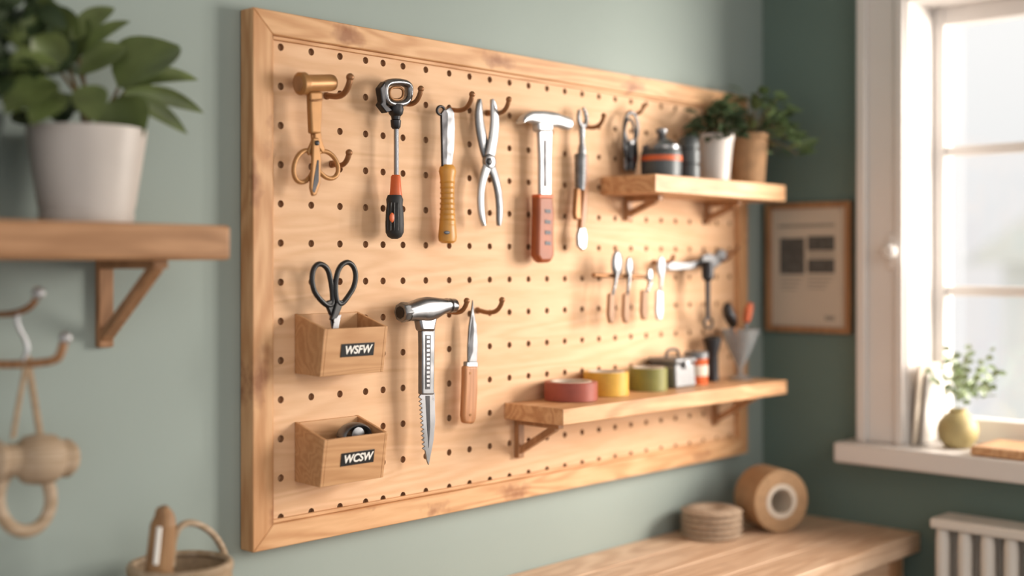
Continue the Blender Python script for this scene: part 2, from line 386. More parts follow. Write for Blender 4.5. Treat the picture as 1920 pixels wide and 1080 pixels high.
# ------------------------------------------------------------------ hooks
def hook(px,py,L=.055,r=.0032,up=.02,lean=0):
    """bronze peg hook: screw base in panel, arm reaching out from the wall with an upturned ball end"""
    r*=1.25
    g=G('peg_hook'); c=P(px,py,TP)
    q=lambda d,z,x=0: c+Vector((x,-d,z))
    sweep(g,'arm',[q(-.004,0),q(.006,0),q(L*.45,-.004,lean*.3),q(L*.8,-.001,lean*.7),q(L,up*.55,lean),q(L+.002,up,lean)],r,'hook')
    lathe(g,'collar',[(.006,0),(.006,.003),(.004,.005)],'hook',(c.x,c.y+.0005,c.z),(0,-1,0),16)
    sphere(g,'tip',q(L+.002,up,lean),r*1.3,'hook'); g.done()
hook(612,180,.058,.004,.024); hook(622,308,.042,.0035,.016)
hook(752,194,.048,.0034,.02); hook(842,206,.056,.0034,.022); hook(914,212,.052,.0034,.02)
hook(1094,238,.05,.0034,.018); hook(835,582,.052,.0034,.018); hook(895,582,.06,.0034,.02)
# ------------------------------------------------------------------ mallet
g=G('brass_mallet'); T=.058
c=P(560,157,T); e=P(625,155,T)
L=(e-c).length; s=SC(590,T); r=19/s
lathe(g,'head',[(r*.7,-.001),(r*.95,0),(r*1.12,.002),(r*1.12,.011),(r*.92,.014),(r*.86,.02),(r*.84,L-.006),(r*.78,L-.001),(r*.5,L)],'gold',c,(e-c),32)
lathe(g,'face_insert',[(r*.72,-.0025),(r*.72,.002)],'bracket',c,(e-c),32)
slab(g,'neck',[(581,172),(605,172),(604,205),(602,250),(584,250),(582,205)],T-.006,.012,'gold',.003)
sweep(g,'neck_band',[P(581,187,T+.008),P(592,189,T+.009),P(604,187,T+.008)],.0016,'brass')
g.done()
# brass scissors
g=G('brass_scissors'); T=.048
sweep(g,'bow_left',ell(570,312,19,31,T,14,.25),[.0038]*14,'gold',True)
sweep(g,'bow_right',ell(613,309,19,28,T+.004,14,-.5),[.0038]*14,'gold',True)
slab(g,'shank_left',[(584,244),(595,243),(598,262),(586,285),(580,292),(577,284),(586,262)],T-.001,.006,'gold',.002)
slab(g,'shank_right',[(590,243),(602,244),(604,262),(610,280),(606,288),(598,278),(590,262)],T+.003,.006,'gold',.002)
slab(g,'blade_sheath',[(587,258),(598,258),(603,300),(601,345),(594,366),(586,368),(582,352),(586,300)],T+.005,.006,'gold',.0025)
slab(g,'blade_edge',[(589,334),(595,300),(598,300),(598,340),(590,362),(586,358)],T+.0105,.001,'dsteel',.0003)
lathe(g,'pivot',[(.004,0),(.004,.002),(.002,.003)],'dsteel',P(594,268,T+.011),(0,-1,0),16)
g.done()
# ------------------------------------------------------------------ screwdriver with square ratchet head
g=G('ratchet_screwdriver'); T=.05
sweep(g,'head_loop',[P(721,156,T),P(745,153,T),P(766,158,T),P(767,175,T),P(762,192,T),P(742,197,T),P(723,192,T),P(719,175,T)],[.0062]*8,'chrome',True,12,2,1.5)
sweep(g,'head_liner',[P(730,163,T+.004),P(757,164,T+.004),P(755,187,T+.004),P(731,187,T+.004)],[.0024]*4,'brass',True,8,2)
slab(g,'head_cheek',[(712,165),(722,152),(724,196),(736,207),(724,212),(712,196),(716,190)],T-.006,.014,'dsteel',.002)
vl(g,'collar',742,T,[(196,13),(205,15),(214,13),(218,9),(224,8),(226,10),(238,9),(242,6)],'dsteel')
vl(g,'shaft',743,T,[(238,4.6),(334,4.6)],'chrome',16)
vl(g,'orange_collar',742,T,[(328,7),(331,9),(360,11),(372,13)],'orange')
vl(g,'grip',740,T,[(366,13),(374,16),(384,15),(395,16.5),(420,17.5),(436,17),(444,13),(448,6)],'rubber')
for i in range(5): a=i*.42-.9; sweep(g,'grip_rib_%d'%i,[P(740+15*math.sin(a),380,T+.0135*math.cos(a)),P(740+16.5*math.sin(a),400,T+.0145*math.cos(a)),P(740+17*math.sin(a),432,T+.0145*math.cos(a))],.0013,'black',seg=6,smooth_it=1)
sphere(g,'orange_badge',P(735,408,T+.0135),.0075,'orange',(.7,.35,1.1))
g.done()
# ------------------------------------------------------------------ putty knife
g=G('putty_knife'); T=.046
sweep(g,'hanging_eye',ell(826,207,7,8,T,10),[.0024]*10,'dsteel',True)
slab(g,'blade_spine',[(828,212),(834,204),(840,212),(838,314),(830,314)],T-.002,.005,'dsteel',.001)
slab(g,'blade',[(836,206),(845,200),(852,212),(853,240),(852,275),(847,314),(834,314)],T-.001,.003,'steel',.001)
vl(g,'handle',839,T,[(309,12),(314,16),(322,18),(332,15.5),(345,14.5),(370,13.5),(400,15),(425,17.5),(444,19.5),(452,18),(456,12)],'amber',28,.8)
for i in range(9): y=340+i*10; vl(g,'handle_ring_%d'%i,839,T,[(y,14.2+abs(i-2)*.35),(y+2,15.0+abs(i-2)*.35),(y+4,14.2+abs(i-2)*.35)],'amber',28,.82)
sphere(g,'handle_badge',P(838,436,T+.014),.006,'blue',(1.2,.3,.5))
g.done()
# ------------------------------------------------------------------ pliers
g=G('slip_joint_pliers'); T=.042
bar(g,'jaw_left_handle_right',[(899,186,2.5),(898,196,7.5),(898,225,10.5),(903,255,11.5),(910,285,12),(919,310,11),(929,335,9),(935,365,8),(937,395,8),(936,414,7),(935,423,3)],T+.001,'steel',.0045)
bar(g,'jaw_right_handle_left',[(922,186,2.5),(925,196,7.5),(928,222,10.5),(926,252,11.5),(921,282,12),(915,308,11),(906,332,9),(901,358,8),(901,388,8),(904,411,7),(907,423,3)],T+.008,'white_steel',.0045)
lathe(g,'joint_boss',[(.0135,-.004),(.0145,0),(.0135,.0045),(.010,.006)],'chrome',P(917,303,T+.009),(0,-1,0),28)
lathe(g,'pivot_screw',[(.0065,0),(.0065,.002),(.004,.0035)],'dsteel',P(917,303,T+.0148),(0,-1,0),20)
g.done()
# ------------------------------------------------------------------ hammer
g=G('claw_hammer'); T=.045
bar(g,'head',[(975,230,3),(981,223,7),(992,219,10.5),(1008,221,14),(1022,224,16),(1038,224,14),(1050,228,12),(1058,231,12.5),(1064,232,12),(1066,232,9)],T+.006,'white_steel',.011,20,3)
slab(g,'head_cheek',[(1008,226),(1038,226),(1037,247),(1010,247)],T-.004,.019,'white_steel',.005)
slab(g,'shaft',[(1011,242),(1036,242),(1034,300),(1034,372),(1013,372),(1013,300)],T,.009,'white_steel',.003)
slab(g,'shaft_slot',[(1019,262),(1026,262),(1026,350),(1019,350)],T+.0088,.001,'dsteel',.0004)
slab(g,'grip',[(1008,366),(1037,366),(1040,400),(1039,440),(1040,478),(1034,492),(1014,493),(1006,480),(1007,440),(1008,400)],T-.006,.021,'grip',.0075,5)
for i in range(4):
    y=392+i*20; slab(g,'grip_stripe_%d'%i,[(1022,y),(1033,y+1),(1033,y+8),(1022,y+7)],T+.0145,.0012,'blue',.0005)
slab(g,'grip_ferrule',[(1009,364),(1037,364),(1037,372),(1009,372)],T-.0055,.020,'orange',.003)
g.done()
hook(1022,252,.014,.003,.003)
# ------------------------------------------------------------------ slim brace wrench
g=G('spring_wrench'); T=.045
sweep(g,'jaw_fork',[P(1086,206,T),P(1084,222,T),P(1088,236,T),P(1094,238,T),P(1100,228,T),P(1098,212,T),P(1093,202,T)],[.003,.0042,.0048,.005,.0046,.004,.003],'chrome')
vl(g,'neck',1091,T,[(232,5),(245,6),(268,5),(280,8),(292,8)],'chrome')
vl(g,'barrel',1088,T,[(288,9),(292,11),(340,10),(356,9)],'steel')
for i in range(9): sweep(g,'spring_coil_%d'%i,[P(1088,292+i*7,T)+Vector((.0115*math.cos(a),.0115*math.sin(a),.001*a/3)) for a in [k*math.pi/5 for k in range(10)]],[.0013]*10,'steel',True,6,1)
slab(g,'side_handle',[(1096,288),(1103,290),(1104,350),(1101,405),(1096,430),(1088,430),(1090,400),(1095,350)],T-.005,.011,'hdl',.003)
slab(g,'lower_grip',[(1081,352),(1090,352),(1090,412),(1080,412),(1078,400)],T-.004,.010,'brass',.003)
slab(g,'tail',[(1087,425),(1098,425),(1102,445),(1099,466),(1093,470),(1084,462),(1083,442)],T-.002,.007,'chrome',.003)
g.done()
# ------------------------------------------------------------------ snips hanging above shelf
g=G('wire_snips'); T=.045
sweep(g,'loop_outer',ell(1183,240,13,30,T,12),[.0035]*12,'steel',True)
sweep(g,'loop_inner',ell(1180,262,11,40,T+.006,12),[.003]*12,'dsteel',True)
slab(g,'blade_a',[(1172,268),(1182,262),(1184,300),(1180,322),(1172,318)],T,.005,'steel')
slab(g,'blade_b',[(1184,262),(1195,258),(1197,295),(1191,322),(1184,318)],T+.004,.005,'steel')
lathe(g,'pivot',[(.005,0),(.005,.004)],'chrome',P(1183,268,T+.01),(0,-1,0),16); g.done()
hook(1181,212,.034,.003,.012)
# ------------------------------------------------------------------ storage bins
def bin_(dz,label,sx):
    g=G('storage_bin'); x0,x1=.087,.2155; w=.006
    F=lambda x,t,z: Vector((x,-t,H+z+dz))
    def side(n,xa,xb_):
        pr=[(TP+.0005,-.0765),(.0975,-.0985),(.086,-.1725),(TP+.0005,-.1705)]
        hexa(g,n,[F(xa,*p) for p in pr]+[F(xb_,*p) for p in pr],'bin',.001)
    side('side_left',x0,x0+w); side('side_right',x1-w,x1)
    hexa(g,'front',[F(x0+w,.0975,-.0985),F(x1-w,.0975,-.0985),F(x1-w,.0975-w,-.0985),F(x0+w,.0975-w,-.0985),F(x0+w,.086,-.1725),F(x1-w,.086,-.1725),F(x1-w,.086-w,-.1725),F(x0+w,.086-w,-.1725)],'bin',.0008)
    box(g,'back',(x0+w,-TP-w,H-.1705+dz),(x1-w,-TP-.0005,H-.0775+dz),'bin',.0008)
    box(g,'bottom',(x0+w,-.084,H-.172+dz),(x1-w,-TP-w,H-.166+dz),'bin',.0005)
    th=math.atan2(.0115,.074); up=Vector((0,-math.sin(th),math.cos(th))); out=Vector((0,-math.cos(th),-math.sin(th)))
    f=(.1335-.0985)/.074; c=Vector(((.1216+.1877)/2+.002,-(.0975-.0115*f),H-.1335+dz))
    bm=bmesh.new(); hw,hh=.0335,.0105
    q=[c+Vector((sx_*hw,0,0))+up*sz*hh+out*d for d in (-.0005,.0012) for sx_,sz in ((-1,-1),(1,-1),(1,1),(-1,1))]
    v=[bm.verts.new(p) for p in q]
    for fc in ((0,1,2,3),(4,5,6,7),(0,1,5,4),(1,2,6,5),(2,3,7,6),(3,0,4,7)): bm.faces.new([v[i] for i in fc])
    obj(g,'label_plate',bm,'black',True,.0004)
    text(g,'label_text',label,.0178,c+out*.0015,math.pi/2+th,'lwhite',.15,.0005,sx)
    g.done()
bin_(0,'WSFW',1); bin_(-.1705,'WCSW',1)
# black scissors standing in the upper bin
g=G('black_scissors'); T=.056
sweep(g,'bow_left',[P(*q,T) for q in ((600,493),(589,500),(584,520),(588,545),(600,562),(614,574),(623,572),(624,556),(621,530),(615,503))],[.0043]*10,'black',True,12)
sweep(g,'bow_right',[P(*q,T+.003) for q in ((650,490),(662,497),(668,515),(664,538),(654,554),(642,570),(633,570),(629,552),(629,525),(636,500))],[.0043]*10,'black',True,12)
slab(g,'shank_left',[(610,566),(622,562),(634,590),(636,600),(628,602),(620,590)],T-.004,.007,'black',.002)
slab(g,'shank_right',[(632,562),(646,564),(636,590),(628,602),(620,600),(624,590)],T-.001,.007,'black',.002)
slab(g,'blade_left',[(618,588),(628,592),(636,640),(634,668),(626,640)],T-.002,.0022,'steel',.0006)
slab(g,'blade_right',[(640,590),(628,592),(620,640),(620,668),(630,640)],T+.001,.0022,'chrome',.0006)
lathe(g,'pivot',[(.0035,0),(.0035,.002)],'chrome',P(628,601,T+.0055),(0,-1,0),14); g.done()
# tape dispenser in the lower bin
g=G('tape_dispenser'); c=P(664,812,.058)
bz=H-.1705-.166
sweep(g,'arched_band',[Vector((c.x+.027*math.cos(a),c.y,bz+.062+.018*math.sin(a))) for a in [math.pi*k/8 for k in range(9)]],.004,'steel',flat=3)
hexa(g,'body',[(c.x-.032,c.y-.012,bz+.0005),(c.x+.032,c.y-.012,bz+.0005),(c.x+.032,c.y+.012,bz+.0005),(c.x-.032,c.y+.012,bz+.0005),(c.x-.030,c.y-.011,bz+.062),(c.x+.030,c.y-.011,bz+.062),(c.x+.030,c.y+.011,bz+.062),(c.x-.030,c.y+.011,bz+.062)],'grey',.003)
lathe(g,'wheel',[(.006,-.009),(.013,-.008),(.013,.008),(.006,.009)],'steel',(c.x+.002,c.y,bz+.063),(0,-1,0),24); g.done()
# ------------------------------------------------------------------ hammer with saw blade shaft
g=G('saw_hammer'); T=.055
bar(g,'head',[(762,586,17),(775,583,19),(790,581,23),(803,580,24),(816,577,20),(828,574,15),(836,573,13)],T+.001,'chrome',.015,20,2.6)
slab(g,'head_neck',[(784,590),(822,590),(817,612),(816,622),(790,622),(788,612)],T-.008,.018,'chrome',.005)
c=P(750,586,T+.001); e=P(778,583,T+.001); r=19/SC(760,T)
lathe(g,'striking_face',[(r*.85,0),(r,.002),(r*1.03,.008),(r*.9,.02),(r*.8,(e-c).length)],'steel',c,e-c,8,.001)
lathe(g,'face_recess',[(r*.62,-.0008),(r*.62,.003)],'dsteel',c,e-c,8)
c=P(830,573,T+.001); e=P(852,573,T+.001); r=13/SC(840,T)
lathe(g,'tail_cap',[(r,0),(r,.006),(r*1.08,.007),(r*1.08,.011),(r*.8,.012),(r*.8,.016),(r*1.05,.017),(r*1.0,(e-c).length),(r*.6,(e-c).length+.002)],'chrome',c,e-c,24)
slab(g,'shaft',[(790,604),(816,604),(815,650),(814,740),(791,740),(791,650)],T-.005,.012,'steel',.0025)
slab(g,'shaft_inlay',[(798,628),(808,628),(807,730),(798,730)],T+.0068,.0008,'dsteel',.0003)
for i in range(12):
    y=630+i*8.2; slab(g,'shaft_rib_%d'%i,[(800,y),(806,y),(806,y+5),(800,y+5)],T+.0072,.0012,'chrome',.0004)
teeth=[(791,736)]
for i in range(13): y=744+i*8; k=i*.55; teeth+=[(785.5+k,y+1),(791+k,y+5)]
slab(g,'saw_blade',[(815,736),(816,790),(813,825),(804,872),(801,864)]+teeth[::-1],T-.001,.003,'chrome',.0003,1)
slab(g,'blade_fuller',[(798,742),(806,742),(807,800),(804,840),(801,800)],T+.0019,.0006,'dsteel',.0002)
g.done()
# ------------------------------------------------------------------ marking knife
g=G('marking_knife'); T=.042
slab(g,'blade',[(887,562),(889,586),(894,612),(896,645),(894,684),(878,684),(878,650),(880,615),(884,588)],T,.004,'steel',.001)
slab(g,'blade_bevel',[(887,590),(889,620),(887,660),(880,680),(880,650),(883,615)],T+.0036,.001,'dsteel',.0003)
slab(g,'bolster',[(875,678),(896,678),(896,690),(874,690)],T-.003,.010,'chrome',.002)
slab(g,'handle',[(872,686),(896,686),(896,730),(893,785),(889,795),(871,794),(869,780),(871,730)],T-.004,.013,'hdl',.0045,4)
for i,y in enumerate((700,778)): lathe(g,'rivet_%d'%i,[(.0022,0),(.0022,.001)],'brass',P(882,y,T+.009),(0,-1,0),12)
g.done()
# ------------------------------------------------------------------ utensil group on small rail
g=G('tool_rail'); 
sweep(g,'bar',[P(1113,516,.06),P(1205,519,.06)],.0045,'brass',smooth_it=0)
for x in (1135,1195): sweep(g,'stay_%d'%x,[P(x,517,TP),P(x,517,.06)],.003,'brass',smooth_it=0)
g.done()
def spoon(px,top,bot,w,m='chrome',lean=0):
    g=G('hanging_spoon'); T=.070
    s=SC(px,T); c=P(px,(top+top+34)/2,T)
    sphere(g,'bowl',c,w/s,m,(1,.35,1.6))
    sweep(g,'stem',[P(px,top+28,T),P(px+lean*.5,(top+bot)/2-5,T+.003),P(px+lean,bot-52,T)],[.0045,.003,.0035],m)
    slab(g,'handle',[(px+lean-5,bot-56),(px+lean+5,bot-56),(px+lean+6,bot-15),(px+lean+3,bot),(px+lean-4,bot),(px+lean-7,bot-15)],T-.005,.008,'bracket' if m=='chrome' else m,.003)
    g.done()
spoon(1157,478,606,16,lean=-9); spoon(1180,484,606,12,lean=-4); spoon(1240,484,600,13,'white_steel',-2); spoon(1219,500,600,9,lean=-9)
hook(1225,492,.05,.003,.012)
g=G('adjustable_wrench'); T=.05
slab(g,'handle',[(1250,499),(1252,490),(1290,492),(1318,487),(1322,497),(1296,505),(1256,507)],T,.008,'steel',.002)
slab(g,'head',[(1316,482),(1330,474),(1342,480),(1352,466),(1362,470),(1362,488),(1350,496),(1340,504),(1322,502)],T-.003,.014,'steel',.003)
lathe(g,'knurl',[(.005,0),(.005,.012)],'dsteel',P(1338,497,T+.004),(0,0,1),14); g.done()
hook(1350,474,.045,.003,.012)
g=G('box_spanner'); T=.072
vl(g,'shaft',1327,T,[(490,9),(500,12),(522,11),(528,5),(600,4)],'dsteel')
sweep(g,'end_ring',ell(1328,606,8,10,T,10),[.003]*10,'dsteel',True); g.done()
hook(1327,488,.058,.003,.01)
# ------------------------------------------------------------------ tapes on lower shelf
def taperoll(m,x,y,r,h,z=LOW,name='tape_roll',ri=.62):
    g=G(name)
    lathe(g,'tape',[(r*ri+.002,.0003),(r,.0003),(r,h),(r*ri+.002,h),(r*ri+.002,.0003)],m,(x,y,z+.0002),(0,0,1),48,.0008,False)
    lathe(g,'core',[(r*ri-.002,0),(r*ri+.002,0),(r*ri+.002,h+.0008),(r*ri-.002,h+.0008),(r*ri-.002,0)],'core',(x,y,z+.0002),(0,0,1),40,0,False)
    g.done()
taperoll('red',.690,-.0780,.0505,.035,ri=.74); taperoll('yellow',.805,-.0705,.0445,.046,ri=.78); taperoll('olive',.938,-.0735,.039,.046,ri=.78)
g=G('metal_toolbox'); x,y=1.035,-.066; z=LOW+.0005
hexa(g,'body',[(x-.04,y-.035,z),(x+.035,y-.035,z),(x+.035,y+.035,z),(x-.04,y+.035,z),(x-.037,y-.032,z+.05),(x+.032,y-.032,z+.05),(x+.032,y+.032,z+.05),(x-.037,y+.032,z+.05)],'grey',.004)
box(g,'lid',(x-.041,y-.036,z+.05),(x+.036,y+.036,z+.062),'grey',.004)
box(g,'clasp',(x-.012,y-.040,z+.04),(x+.006,y-.034,z+.058),'chrome',.001)
sweep(g,'handle',[(x-.025,y,z+.062),(x-.022,y,z+.078),(x+.017,y,z+.078),(x+.02,y,z+.062)],.003,'dsteel',smooth_it=1); g.done()
LZ=LOW+.0005
g=G('orange_tin'); lathe(g,'can',[(.024,0),(.025,.002),(.025,.05),(.026,.052),(.026,.066),(.022,.068)],'orange',(1.115,-.068,LZ)); 
lathe(g,'band',[(.0255,.018),(.0258,.019),(.0258,.04),(.0255,.041)],'core',(1.115,-.068,LZ)); lathe(g,'lid',[(.0265,.055),(.0265,.068),(.024,.0695)],'grey',(1.115,-.068,LZ)); g.done()
g=G('glass_utensil_cup'); x,y=1.266,-.082
lathe(g,'cup',[(.026,0),(.028,.003),(.006,.012),(.008,.03),(.028,.07),(.044,.112),(.042,.112),(.026,.071),(.006,.033),(.0,.033)],'glass',(x,y,LZ),cap=False); g.done()
def stickobj(name,A,B,r,m,hm,head):
    g=G(name); A=Vector(A);B=Vector(B)
    sweep(g,'shaft',[A,B],r,m,smooth_it=0)
    d=(B-A).normalized()
    if head=='spat': lathe(g,'head',[(r,0),(r*3,.008),(r*4.2,.025),(r*4,.04),(r*2,.052),(r*.5,.055)],hm,B-d*.004,d,16)
    else: lathe(g,'head',[(r,0),(r*2.6,.004),(r*2.8,.03),(r*1.8,.040)],hm,B-d*.004,d,16)
    g.done()
b0=LOW+.04
stickobj('round_brush',(x+.002,y+.004,b0),(x-.028,y+.006,b0+.085),.003,'steel','dsteel','spat')
stickobj('orange_screwdriver',(x,y,b0),(x+.010,y-.01,b0+.09),.003,'steel','orange','cyl')
stickobj('orange_screwdriver',(x+.003,y+.003,b0),(x+.034,y+.002,b0+.096),.003,'steel','orange','cyl')
stickobj('palette_knife',(x-.002,y-.006,b0+.03),(x-.050,y-.016,b0+.082),.003,'hdl','dsteel','spat')
g=G('steel_flask'); xx=1.19; lathe(g,'body',[(.012,0),(.014,.002),(.012,.06),(.02,.09),(.02,.095),(.01,.1)],'dsteel',(xx,-.06,LZ)); g.done()
# ------------------------------------------------------------------ upper shelf jars and pots
UZ=UP+.0005
g=G('lidded_jar'); p=P(1240,300,.088); c=(p.x,p.y,UZ)
lathe(g,'body',[(.036,0),(.041,.003),(.042,.02),(.042,.05),(.039,.058)],'dgrey',c)
lathe(g,'orange_band',[(.0424,.034),(.0428,.035),(.0428,.044),(.0424,.045)],'orange',c)
lathe(g,'lid',[(.038,.056),(.040,.058),(.039,.066),(.022,.078),(.012,.082),(.008,.088),(.012,.094),(.012,.1),(.004,.104)],'chrome',c); g.done()
g=G('stacked_tins'); p=P(1291,300,.088); c=(p.x,p.y,UZ)
lathe(g,'tins',[(.022,0),(.024,.002),(.024,.03),(.021,.032),(.021,.034),(.024,.036),(.024,.062),(.021,.064),(.021,.066),(.023,.068),(.023,.084),(.018,.092),(.004,.094)],'dgrey',c); g.done()
def foliage(g,c,n,rad,hgt,m,ll=.05,lw=.022,droop=.4,name='leaves',xmax=None):
    bm=bmesh.new(); stems=[]
    xmax=XF-.02 if xmax is None else xmax
    for i in range(n):
        a=random.uniform(0,2*math.pi); q=random.random()**.6; h=hgt*random.uniform(.25,1)
        r=rad*q*(1.05-.5*h/hgt*q)
        tip=Vector((c[0]+r*math.cos(a),c[1]+r*math.sin(a),c[2]+h-droop*q*q*hgt))
        if tip.y>-.035: tip.y=-.035-random.random()*.02
        d=Vector((math.cos(a),math.sin(a)*.8,random.uniform(-.5,.6))).normalized()*ll*random.uniform(.7,1.2)
        e=tip+d
        if e.y>-.03: e.y=-.03
        if e.x>xmax: e.x=xmax
        leaf(bm,tip,e,lw*random.uniform(.8,1.2),.12,(-.3,-.5,.8))
        if i%3==0: stems.append(tip)
    obj(g,name,bm,m,True,ang=80)
    for k,t in enumerate(stems):
        b=Vector(c); mid=(b+t)/2+Vector((0,0,hgt*.15))
        sweep(g,'stem_%d'%k,[b,mid,t],.0013,'stem',seg=5,smooth_it=1)
def pot(g,c,rt,rb,h,m,rim=.004):
    lathe(g,'pot',[(rb*.9,0),(rb,.003),(rt,h-.012),(rt+rim*.4,h-.012),(rt+rim*.4,h),(rt-.005,h),(rt-.006,h-.015),(0,h-.015)],m,c,cap=False,seg=40)
    lathe(g,'soil',[(rt-.006,h-.02),(rt-.006,h-.013),(0,h-.010)],'soil',c,cap=False)
g=G('potted_herb'); p=P(1340,300,.09); c=(p.x,p.y,UZ); pot(g,c,.040,.031,.103,'potw'); foliage(g,(c[0],c[1],UP+.09),80,.07,.075,'leafB',.036,.02); g.done()
g=G('potted_herb'); p=P(1404,300,.088); c=(p.x-.002,p.y,UZ); pot(g,c,.043,.036,.115,'potk'); foliage(g,(c[0]+.012,c[1],UP+.1),130,.125,.125,'leafD',.042,.022,.55); g.done()
# ------------------------------------------------------------------ left wall shelf + plant
g=G('wall_shelf'); SZ=H+.053
box(g,'board',(-1.05,-.2,H+.007),(-.15,0,SZ),'shelfL',.005,seg=3)
for x in (-.228,-.95): bracket(g,x,H+.007,.122,.155,.022,0)
g.done()
g=G('potted_rubber_plant'); p=P(163,300,.1); c=Vector((p.x,p.y,SZ))
lathe(g,'pot',[(.052,0),(.058,.002),(.060,.012),(.0585,.014),(.062,.03),(.0745,.112),(.0755,.124),(.071,.124),(.068,.108),(0,.106)],'potw',c,cap=False,seg=48)
lathe(g,'soil',[(.07,.10),(.069,.111),(0,.114)],'soil',c,cap=False)
base=c+Vector((0,0,.11))
bm=bmesh.new(); T=.11
def LP(x,y,t=.11): return P(x,y,t)
big=[((222,165),(335,85),.098,.13),((212,185),(258,275),.078,.15),((150,140),(238,88),.04,.10),((235,160),(372,150),.026,.14),((230,175),(382,212),.024,.16),((230,182),(352,252),.024,.17),((228,178),(335,235),.018,.14),((220,150),(300,195),.03,.12),((120,130),(60,70),.05,.13),((110,120),(20,130),.05,.15),((140,120),(165,35),.04,.1),((140,110),(245,40),.022,.1),((120,100),(110,10),.05,.08),((100,150),(10,215),.06,.16),((110,170),(60,235),.05,.17),((90,100),(-10,40),.06,.1),((160,160),(180,230),.045,.17),((130,80),(215,15),.03,.1),((100,80),(60,-10),.05,.1)]
for (ax,ay),(bx,by),w,t in big: leaf(bm,LP(ax,ay,t*.6+.04),LP(bx,by,t),w,.18,(-.75,-.65,.3),10)
obj(g,'leaves',bm,'leafA',True,ang=80)
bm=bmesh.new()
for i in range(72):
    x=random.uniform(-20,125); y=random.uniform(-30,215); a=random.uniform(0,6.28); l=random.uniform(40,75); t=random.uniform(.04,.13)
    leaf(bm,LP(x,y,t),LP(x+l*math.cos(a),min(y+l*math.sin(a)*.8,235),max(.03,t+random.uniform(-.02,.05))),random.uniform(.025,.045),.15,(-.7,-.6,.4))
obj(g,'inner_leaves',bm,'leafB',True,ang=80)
for k,(x,y,t) in enumerate([(222,165,.118),(212,185,.13),(150,140,.1),(110,130,.1),(130,60,.09),(100,80,.09),(235,170,.12)]):
    tip=LP(x,y,t); sweep(g,'stem_%d'%k,[base,base*.5+tip*.5+Vector((.01,0,.01)),tip],[.004,.003,.0022],'stem',seg=7)
g.done()
g=G('potted_fern'); c=Vector((-.485,-.105,SZ)); pot(g,c,.062,.05,.13,'pot_dk'); foliage(g,(c.x-.03,c.y,SZ+.12),80,.05,.1,'leafB',.05,.032,.4,xmax=-.43); g.done()
# ------------------------------------------------------------------ coat hooks at left
def wallhook(px,pts,r,m,tip,name='wall_hook'):
    g=G(name); q=[P(*a) for a in pts]
    sweep(g,'arm',q,r,m); sphere(g,'knob',q[-1],tip,'white_steel')
    w=q[0]; lathe(g,'rose',[(.016,0),(.016,.004),(.009,.007)],m,(w.x,-.0005,w.z),(0,-1,0),20); g.done()
wallhook(0,[(-55,592,.0),(-10,590,.035),(30,588,.07),(60,575,.09),(72,550,.095)],.0042,'hook',.0085)
wallhook(0,[(-50,680,.0),(0,684,.04),(60,682,.08),(108,676,.11),(116,655,.115),(122,634,.115)],.0055,'bracket',.0085)
g=G('hanging_strap_reel')
T=.075
sweep(g,'s_hook',[P(36,590,T),P(30,598,T),P(36,618,T),P(50,640,T),P(52,662,T),P(42,676,T)],.003,'white_steel')
sweep(g,'strap_left',[P(50,668,T),P(46,700,T),P(34,760,T),P(24,822,T)],.0035,'rope',flat=.6)
sweep(g,'strap_right',[P(52,668,T),P(56,700,T),P(66,760,T),P(76,822,T)],.0045,'rope',flat=.6)
c=P(-25,865,T); e=P(142,858,T); L=(e-c).length; s=SC(60,T)
lathe(g,'reel',[(22/s,0),(34/s,L*.03),(40/s,L*.1),(30/s,L*.17),(31/s,L*.34),(44/s,L*.42),(48/s,L*.55),(46/s,L*.72),(36/s,L*.8),(37/s,L*.9),(28/s,L*.97),(10/s,L)],'beige',c,e-c,36)
sweep(g,'ring',ell(46,935,50,62,.075,18),[.0085]*18,'beige',True,12,2,.8); g.done()
# ------------------------------------------------------------------ basket on lower wall shelf
g=G('wall_shelf'); BZ=H-.55
box(g,'board',(-.75,-.2,BZ-.03),(-.12,0,BZ),'shelfL',.004); 
for x in (-.2,-.66): bracket(g,x,BZ-.03,.1,.14,.02,0)
g.done()
g=G('woven_basket'); p=P(338,1060,.105); c=Vector((p.x,p.y,BZ+.0005)); s=SC(338,.105)
hh=(p.z-BZ)
lathe(g,'basket',[(.062,0),(.066,.004),(.074,hh*.5),(.070,hh-.012),(.072,hh-.004),(.066,hh),(.062,hh-.01),(.06,.006),(0,.006)],'rope',c,cap=False,seg=40)
for k in range(6): sweep(g,'weave_%d'%k,[c+Vector(((.071+.004*math.sin(k))*math.cos(a),(.071+.004*math.sin(k))*math.sin(a),.012+k*(hh-.012)/5)) for a in [2*math.pi*i/20 for i in range(20)]],[.0055]*20,'beige' if k%2 else 'green',True,8,1)
sweep(g,'handle',[P(322,1062,.10),P(326,1000,.10),P(350,976,.10),P(390,990,.10),P(418,1025,.10),P(427,1066,.10)],.0048,'beige')
g.done()
g=G('wooden_rolling_pin'); 
A=P(298,1064,.115); B=P(306,985,.115)
sweep(g,'barrel',[Vector((A.x+.004,A.y,BZ+.012)),A,B],[.0185,.0185,.0175],'pin',smooth_it=0,seg=22)
sweep(g,'handle',[B,P(308,968,.115),P(303,952,.115)],[.0172,.014,.008],'pin',smooth_it=1,seg=18)
sweep(g,'pale_inlay',[P(292,1058,.1325),P(299,988,.132)],.0035,'lwhite',smooth_it=0); g.done()
